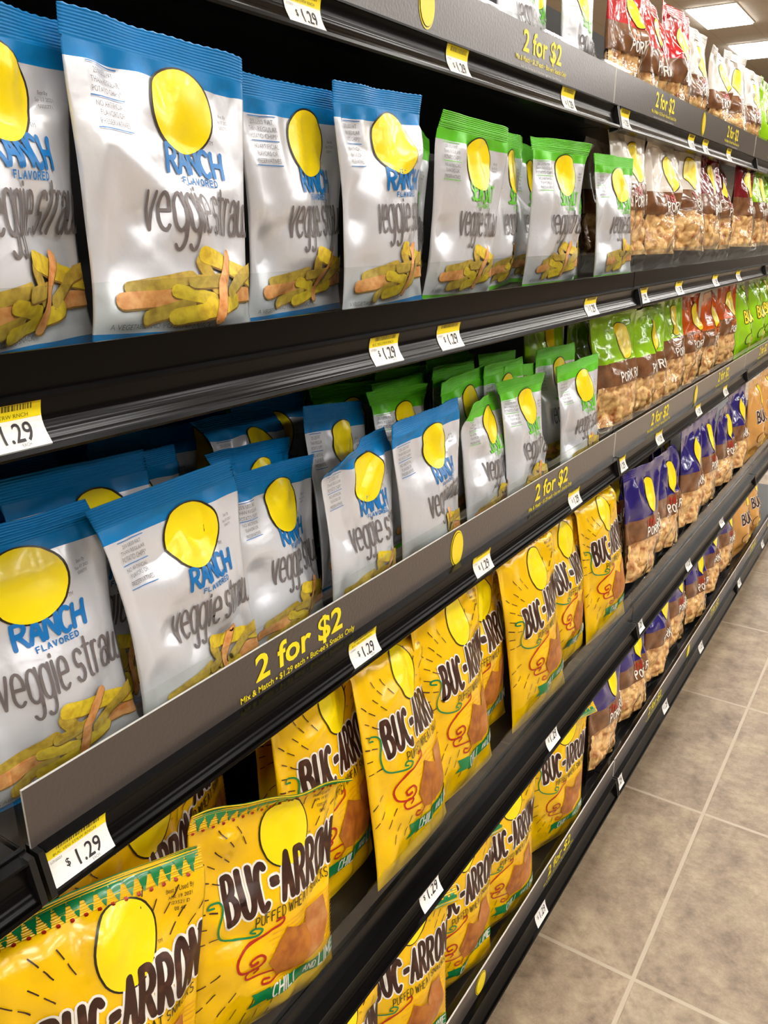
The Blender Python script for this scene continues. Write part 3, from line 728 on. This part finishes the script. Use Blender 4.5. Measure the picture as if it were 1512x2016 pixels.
# ------------------------------------------------------------------ price tags in the channels
TAGS = [[.631, .908, 1.244, 1.484+.02, 1.957, 2.084, 2.332], [.2625, .661, .788, 1.229, 1.496, 1.737, 2.056, 2.316],
        [.274, .632, .910, 1.246, 1.492, 1.746, 2.089, 2.396], [.667, 1.04, 1.488, 1.869, 2.221], [1.066, 1.486, 1.84, 2.204, 2.735, 3.163]]
def price_tag(lev, y, ranch, label):
    L = LV[lev]; wd = .05 if lev < 3 else .044; H = L['ct']-L['cb']
    t = empty('price_tag', (L['xf'], y, L['cb']))
    def cx(z): return chan_x((z-.002)/(H-.004), 1)+.0007
    def sheet(a, b, z0, z1, off, n=8):
        V, F = [], []
        for k in range(n+1):
            z = z0+(z1-z0)*k/n; V += [(cx(z)+off, a, z), (cx(z)+off, b, z)]
        for k in range(n): F.append((2*k, 2*k+1, 2*k+3, 2*k+2))
        return V, F
    m = MB(); zc = H*(.60 if lev < 3 else .86)
    v, f = sheet(-wd/2, wd/2, .0015, H-.0015, 0); m.add(v, f, 0)
    v, f = sheet(-wd/2, wd/2, .0015, H-.0015, -.0004); m.add(v, [q[::-1] for q in f], 0)
    m.build('paper', [M['tag_white']], t)
    m = MB(); v, f = sheet(-wd/2, wd/2, zc, H-.0015, .00015); m.add(v, f, 0)
    rng = random.Random(int(y*1000)); yy = -wd/2+.008
    if lev < 3:
        while yy < wd/2-.006:
            a = rng.choice((.0005, .0009, .0014)); v, f = sheet(yy, yy+a, zc+.0055, H-.003, .0003, 3); m.add(v, f, 1); yy += a+rng.choice((.0006, .001))
    m.build('yellow_band', [M['tag_yellow'], M['tag_olive']], t)
    def conform(items, name):
        V, F, MI, ms = [], [], [], []
        for v2, fs, mt in items:
            v2, fs = refine(v2, fs, .005)
            if mt not in ms: ms.append(mt)
            n = len(V); V += [(cx(p[1])+.0004, p[0], p[1]) for p in v2]; F += [tuple(i+n for i in q) for q in fs]; MI += [ms.index(mt)]*len(fs)
        mesh_obj(name, V, F, ms, MI, t)
    it = []
    if lev < 3:
        v, f = text2d('1.29', .0148, .01, 0, .9); it.append((shift(v, -.006, .0058), f, M['tag_black']))
        v, f = text2d('$', .0075, .01, 0, .9); it.append((shift(v, -.0125, .0092), f, M['tag_black']))
        if ranch: v, f = text2d('BUC VEG STRW RNCH', .0034, 0, 0, 1.05); it.append((shift(v, -wd/2+.005, zc+.0012), f, M['tag_olive']))
        v, f = text2d('1/7/2021', .0028, 0, 0, 1); it.append((shift(v, -wd/2+.002, zc-.0035), f, M['p_small']))
        v, f = text2d('EACH', .0024, 0, 0, 1); it.append((shift(v, .006, .0032), f, M['p_small']))
    else:
        v, f = text2d('1.29', .0165, .01, 0, .9); it.append((shift(v, -.008, .0085), f, M['tag_black']))
        v, f = text2d('$', .0085, .01, 0, .9); it.append((shift(v, -.0145, .012), f, M['tag_black']))
    conform(it, 'price_print')
    tag(t, label, 'price tag', 'shelf price tags')
for i, ys in enumerate(TAGS):
    for k, y in enumerate(ys):
        where = '%s along' % nth(k)
        price_tag(i, y, (i in (1, 2) and y < .7) or (i == 0 and y < .7), '%s $1.29 price tag on the %s shelf edge, %s' % ('white' if i == 4 else 'yellow and white', LEVN[i], where))
# ------------------------------------------------------------------ veggie straw bags
def V(kind, seed, **k): return ('v', kind, seed), (lambda: veggie_bag(kind, seed, **k))
RN = [V('ranch', 1), V('ranch', 2, hs=1.0, dents=[(-.55, .30, .012, .35, .16)]), V('ranch', 3, hs=.96, dents=[(-.6, .55, .008, .3, .12)]), V('ranch', 4, hs=.98),
      V('ranch', 5, hs=1.02, bend=[(.80, .10, -45, -30)]), V('ranch', 6, hs=1.03, bend=[(.80, .12, -22, -8)], dents=[(-.7, .25, .01, .3, .15)]),
      V('ranch', 7, hs=.94, bend=[(.82, .08, 55, -25)]), V('ranch', 8, hs=.90, bend=[(.86, .06, -35, 10)], dents=[(-.6, .4, .010, .3, .12)])]
SS = [V('salt', 21, hs=.95, bend=[(.82, .1, 12, -5)], dents=[(-.7, .35, .010, .25, .2)]), V('salt', 22, hs=.97), V('salt', 23, hs=.96, bend=[(.84, .08, -15, 20)]), V('salt', 24, hs=.92, dents=[(-.5, .55, .012, .3, .08)], bend=[(.74, .10, 40, -20)]), V('salt', 25, hs=.96, dents=[(-.6, .3, .012, .4, .1)])]
EYE = 'on the eye-level shelf'
MID = 'on the middle shelf'
place(*RN[3], (-.033, .305, 1.0785, 1.0, -.9, 12), 'white and blue ranch veggie straw bag cut by the left photo edge, eye-level shelf', 'snack bag', 'ranch bags')
place(*RN[1], (-.018, .433, 1.0785, -2.5, 3.0, -2), 'large white and blue ranch bag, leftmost one shown whole on the eye-level shelf', 'snack bag', 'ranch bags')
place(*RN[2], (-.056, .618, 1.0785, 3.0, -1.2, 4), 'ranch veggie straw bag behind and between two others, third on the eye-level shelf', 'snack bag', 'ranch bags')
place(*RN[0], (-.028, .728, 1.0785, -.4, -2.4, 2), 'ranch veggie straw bag beside the first green topped bag on the eye-level shelf', 'snack bag', 'ranch bags')
place(*SS[1], (-.085, .83, 1.0785, 0, 10, 8), 'green topped bag peeking out tilted behind the last ranch bag, eye-level shelf', 'snack bag', 'sea salt bags')
place(*SS[0], (-.030, .889, 1.0785, 4.6, 1.8, -3), 'biggest green topped sea salt bag, right of the ranch bags on the eye-level shelf', 'snack bag', 'sea salt bags')
place(*SS[1], (-.072, 1.080, 1.0785, 3.9, -2, 12), 'sea salt bag half hidden behind the biggest green topped bag, eye-level shelf', 'snack bag', 'sea salt bags')
place(*SS[2], (-.034, 1.181, 1.0785, 2.3, -.5, -6), 'sea salt bag with flared green seal, middle of the eye-level green bags', 'snack bag', 'sea salt bags')
place(*SS[1], (-.105, 1.235, 1.0785, 0, 3, 8), 'sea salt bag mostly hidden with green seal showing behind the middle eye-level bag', 'snack bag', 'sea salt bags')
place(*SS[4], (-.070, 1.345, 1.0785, -3.5, 1.9, 8), 'narrow showing sea salt bag tucked behind the last green bag, eye-level shelf', 'snack bag', 'sea salt bags')
place(*SS[4], (-.031, 1.493-.03, 1.0785, -4.3, -.4, -5), 'last sea salt bag next to the white pork rind bags on the eye-level shelf', 'snack bag', 'sea salt bags')
# middle shelf, front row
place(*RN[4], (-.050, .303, .7505, -7, -3, -10), 'ranch bag with its top folded back at the left photo edge, middle shelf', 'snack bag', 'ranch bags')
place(*RN[5], (-.024, .440, .7505, -6, -.5, 4), 'large ranch bag with wide blue seal, second from left on the middle shelf', 'snack bag', 'ranch bags')
place(*RN[7], (-.052, .580, .7505, -7, 5, 8), 'ranch bag with a crumpled blue seal corner, third from left on the middle shelf', 'snack bag', 'ranch bags')
place(*RN[6], (-.030, .694, .7505, -4, 2, 6), 'ranch bag with blue seal curling forward over its logo, middle shelf', 'snack bag', 'ranch bags')
place(*RN[3], (-.028, .842, .7505, -2.5, -2.3, 0), 'ranch bag standing upright next to the sea salt bags, middle shelf', 'snack bag', 'ranch bags')
place(*SS[3], (-.033, 1.013, .7505, -8, 4, 3), 'sea salt bag with dented folded top beside the upright ranch bag, middle shelf', 'snack bag', 'sea salt bags')
place(*SS[2], (-.026, 1.135, .7505, -8, 2.5, 1), 'sea salt bag second from the ranch bags in the middle shelf front row', 'snack bag', 'sea salt bags')
place(*SS[1], (-.075, 1.232, .7505, -7, 5, 3), 'sea salt bag set back between two front ones on the middle shelf', 'snack bag', 'sea salt bags')
place(*SS[4], (-.026, 1.360, .7505, -4.7, -2, -5), 'sea salt bag at the section joint beside lime pork rinds, middle shelf', 'snack bag', 'sea salt bags')
# middle shelf, rows behind
def rowname(x, lim): return ('second', 'third', 'fourth', 'rearmost')[sum(1 for q in lim if x < q)]
def rows(back, lim, lib, lab, grp):
    for q, (k, x, y, a, b, c) in enumerate(back):
        row = rowname(x, lim); n = sum(1 for p in back[:q] if rowname(p[1], lim) == row)
        place(*lib[k], (x, y, .7505, a, b, c), lab % (row, nth(n)), 'snack bag', grp).scale = (1, 1, 1.07)
LIM = (-.10, -.15, -.20)
rows([(3, -.099, .250, -4, 4, 6), (5, -.086, .385, -6, 5, 8), (0, -.128, .30, -4, 2, 3), (2, -.130, .455, -5, 5, 8), (4, -.175, .35, -3, 3, 2), (3, -.178, .52, -4, 6, 8), (1, -.225, .42, -3, 3, 2), (0, -.225, .60, -2, 4, 2),
      (7, -.085, .60, -9, 8, 14), (4, -.130, .640, -8, 8, 12), (3, -.088, .745, -9, 8, 10), (5, -.175, .70, -4, 10, 8)], LIM, RN, 'blue topped ranch bag in the %s row, middle shelf, %s along', 'ranch bags behind the front row')
rows([(1, -.084, 1.045, -3, -2, 4), (2, -.095, .895, -8, 5, 6), (4, -.135, .955, -6, 3, 6), (1, -.135, 1.10, -4, 3, 4), (2, -.180, .87, -4, 5, 3), (1, -.180, 1.02, -4, 4, 0), (4, -.180, 1.17, -4, 3, 0), (1, -.225, .76, -3, 4, 2), (2, -.225, .92, -3, 2, 0), (4, -.230, 1.07, -3, 2, 0), (1, -.084, 1.165, -3, 2, 2), (1, -.086, 1.375, -2, 1, -4), (4, -.140, 1.26, -4, 4, 3), (1, -.23, 1.25, -3, 2, 2)],
     LIM, SS, 'green topped sea salt bag in the %s row, middle shelf, %s along', 'sea salt bags behind the front row')
# top shelf: lower parts show above the sign
place(*RN[0], (-.090, 1.005, 1.3455, -4, 0, 3), 'ranch veggie straw bag cut by the top photo edge, leftmost on the top shelf', 'snack bag', 'ranch bags')
for x, y, k, lab in ((-.092, 1.17, 1, 'sea salt bag on the top shelf, first right of the cut-off ranch bag'), (-.125, 1.275, 4, 'sea salt bag set back between two others on the top shelf'), (-.092, 1.392, 2, 'sea salt bag on the top shelf right beside the red pork rind bag')):
    place(*SS[k], (x, y, 1.3455, -4, 1, 2), lab, 'snack bag', 'sea salt bags')
# ------------------------------------------------------------------ wheat snack bags
def W(seed, **k): return ('w', seed), (lambda: wheat_bag(seed, **k))
WB = {'a': W(41, hs=.82, bend=[(.83, .09, -75, -10)], dents=[(-.6, .62, .012, .25, .12)]), 'b': W(42, hs=.775, bend=[(.86, .07, 20, 70)], dents=[(-.5, .70, .012, .3, .1)]),
      'c': W(43, hs=.92, bend=[(.86, .08, -55, -45)], dents=[(-.7, .72, .014, .3, .08)]), 'd': W(44, hs=.95, bend=[(.84, .08, -60, -50)], dents=[(-.8, .6, .010, .3, .1)]),
      'e': W(45, hs=.98, bend=[(.87, .07, -50, -65)]), 'f': W(46, hs=1.0, bend=[(.885, .04, 160, 145)]), 'g': W(47, hs=1.02, bend=[(.875, .04, 150, 165)], dents=[(-.5, .6, .012, .3, .1)])}
LOW = 'lower shelf'
for k, pose, lab in (
    ('a', (.020, .250, .4435, -7, 9, -14), 'yellow wheat snack bag in the bottom left photo corner with its top crushed'),
    ('b', (.036, .422, .4435, -9, 11, -12), 'big yellow wheat bag with twisted green toothed seal, second on the lower shelf'),
    ('c', (-.055, .334, .4435, 0, 10, 8), 'yellow wheat bag behind the two nearest ones, its seal just under the shelf above'),
    ('d', (.002, .577, .4435, -9, 8, 2), 'yellow wheat bag behind the twisted seal bag with most lettering hidden, lower shelf'),
    ('d', (.046, .684, .4435, -14, 9, 2), 'yellow wheat bag fully lettered, left of the tallest neighbour in the lower shelf middle'),
    ('e', (.034, .824, .4435, -11, 6, -2), 'yellow wheat bag in the middle of the lower shelf, half covering another'),
    ('c', (-.005, .935, .4435, -5, 2, -6), 'yellow wheat bag mostly hidden behind the middle lower shelf bag'),
    ('e', (.044, 1.065, .4435, -8, -1.4, -4), 'tall yellow wheat bag standing after a dark gap on the lower shelf'),
    ('c', (.022, 1.222, .4435, -9, 6, -2), 'yellow wheat bag set back between two taller ones, right end of the lower shelf'),
    ('d', (.042, 1.385, .4435, -10, 1, -5), 'last yellow wheat bag next to the navy pork rind bags on the lower shelf')):
    place(*WB[k], pose, lab, 'snack bag', 'wheat snack bags')
for q, (k, x, y, yaw) in enumerate((('c', -.10, .20, 5), ('e', -.11, .46, 5), ('c', -.10, .65, 3), ('e', -.09, .99, 0), ('c', -.10, 1.24, 0))):
    place(*WB[k], (x, y, .4435, -3, 2, yaw), 'yellow wheat bag in the shaded row behind, lower shelf, %s along' % nth(q), 'snack bag', 'wheat bags behind the front row')
for k, pose, lab in (
    ('e', (.030, .535, .0705, -3, 0, -10), 'yellow wheat bag cut by the bottom photo edge, first on the bottom shelf'),
    ('g', (.030, .672, .0705, -7, 5, -22), 'yellow wheat bag with seal folded over its front, second on the bottom shelf'),
    ('g', (.022, .838, .0705, -3, 2, -16), 'yellow wheat bag with folded seal, third on the bottom shelf'),
    ('e', (.030, .985, .0705, -4, 2, -16), 'yellow wheat bag standing upright left of the folded last one, bottom shelf'),
    ('f', (.030, 1.215, .0705, -4, 2, -18), 'last yellow wheat bag on the bottom shelf with crimped seal flopped forward')):
    place(*WB[k], pose, lab, 'snack bag', 'wheat snack bags')
# ------------------------------------------------------------------ pork rind and puff bags beyond the joint
def P(col, seed, **k): return ('p', col, seed), (lambda: pork_bag(col, seed, **k))
def PF(col, seed): return ('f', col, seed), (lambda: puff_bag(col, seed))
PK = {}
for c, sd in (('navy', 61), ('red', 71), ('white', 81), ('maroon', 91), ('lime', 101), ('orange', 111)):
    PK[c] = [P(c, sd, bend=[(.82, .12, -10, 15)], dents=[(.15, .78, .006, .12, .2)]), P(c, sd+1, hs=.95, bend=[(.78, .15, 15, -25)], dents=[(.3, .5, .012, .15, .3)]), P(c, sd+2, hs=1.03, dents=[(-.2, .8, .012, .2, .12)])]
rng = random.Random(5)
ROW = {0: (-.108, 1.3455, ['red', 'red', 'red', 'white', 'white', 'white', 'white', 'flime', 'flime']),
       1: (-.048, 1.0785, ['white', 'white', 'white', 'maroon', 'maroon', 'maroon', 'lime', 'lime', 'lime']),
       2: (-.052, .7505, ['lime', 'lime', 'lime', 'orange', 'orange', 'orange', 'flime', 'flime', 'flime']),
       3: (.030, .4435, ['navy', 'navy', 'navy', 'navy', 'navy', 'navy', 'ftan', 'ftan', 'ftan']),
       4: (.026, .0705, ['navy', 'navy', 'navy', 'navy', 'navy', 'navy', 'navy', 'ftan', 'ftan'])}
CN = {'red': 'red topped pork rind bag', 'white': 'white topped pork rind bag', 'maroon': 'maroon topped pork rind bag', 'lime': 'lime topped pork rind bag', 'orange': 'orange topped pork rind bag', 'navy': 'navy topped pork rind bag', 'flime': 'lime green corn puff bag', 'ftan': 'tan corn puff bag'}
seen = {}
for lv, (x, z, cols) in ROW.items():
    for k, c in enumerate(cols):
        y = {0: 1.655, 1: 1.61, 2: 1.635, 3: 1.615, 4: 1.50}[lv]+.199*k+rng.uniform(-.008, .008)
        if k >= 6: y += .03
        n = sum(1 for q in cols[:k] if q == c); tot = cols.count(c)
        lab = '%s in the %s shelf front row, %s of its colour' % (CN[c], LEVN[lv], nth(n))
        key, mk = PF(c[1:], 121) if c[0] == 'f' else PK[c][k % 3]
        place(key, mk, (x+rng.uniform(-.006, .004), y, z, rng.uniform(-7, -3), rng.uniform(-1.5, 2.5), rng.uniform(-8, 2)), lab, 'snack bag', CN[c]+'s')
# second row, seen in the gaps
for lv, (x, z, cols) in ROW.items():
    for k in (0, 2, 4):
        c = cols[k]
        if lv in (0,): continue
        y = 1.67+.199*k
        key, mk = PK[c][(k+1) % 3]
        place(key, mk, (x-.085, y, z, -4, 1, 0), '%s in the shaded second row, %s shelf, %s along' % (CN[c], LEVN[lv], nth(k//2)), 'snack bag', CN[c]+'s behind')
for y, q in ((1.41, 'first'),):
    place(*PK['lime'][2], (-.14, y+.06, .7505, -4, 1, 0), 'shaded lime topped pork rind bag set far back at the section joint', 'snack bag', 'lime pork rind bags behind')
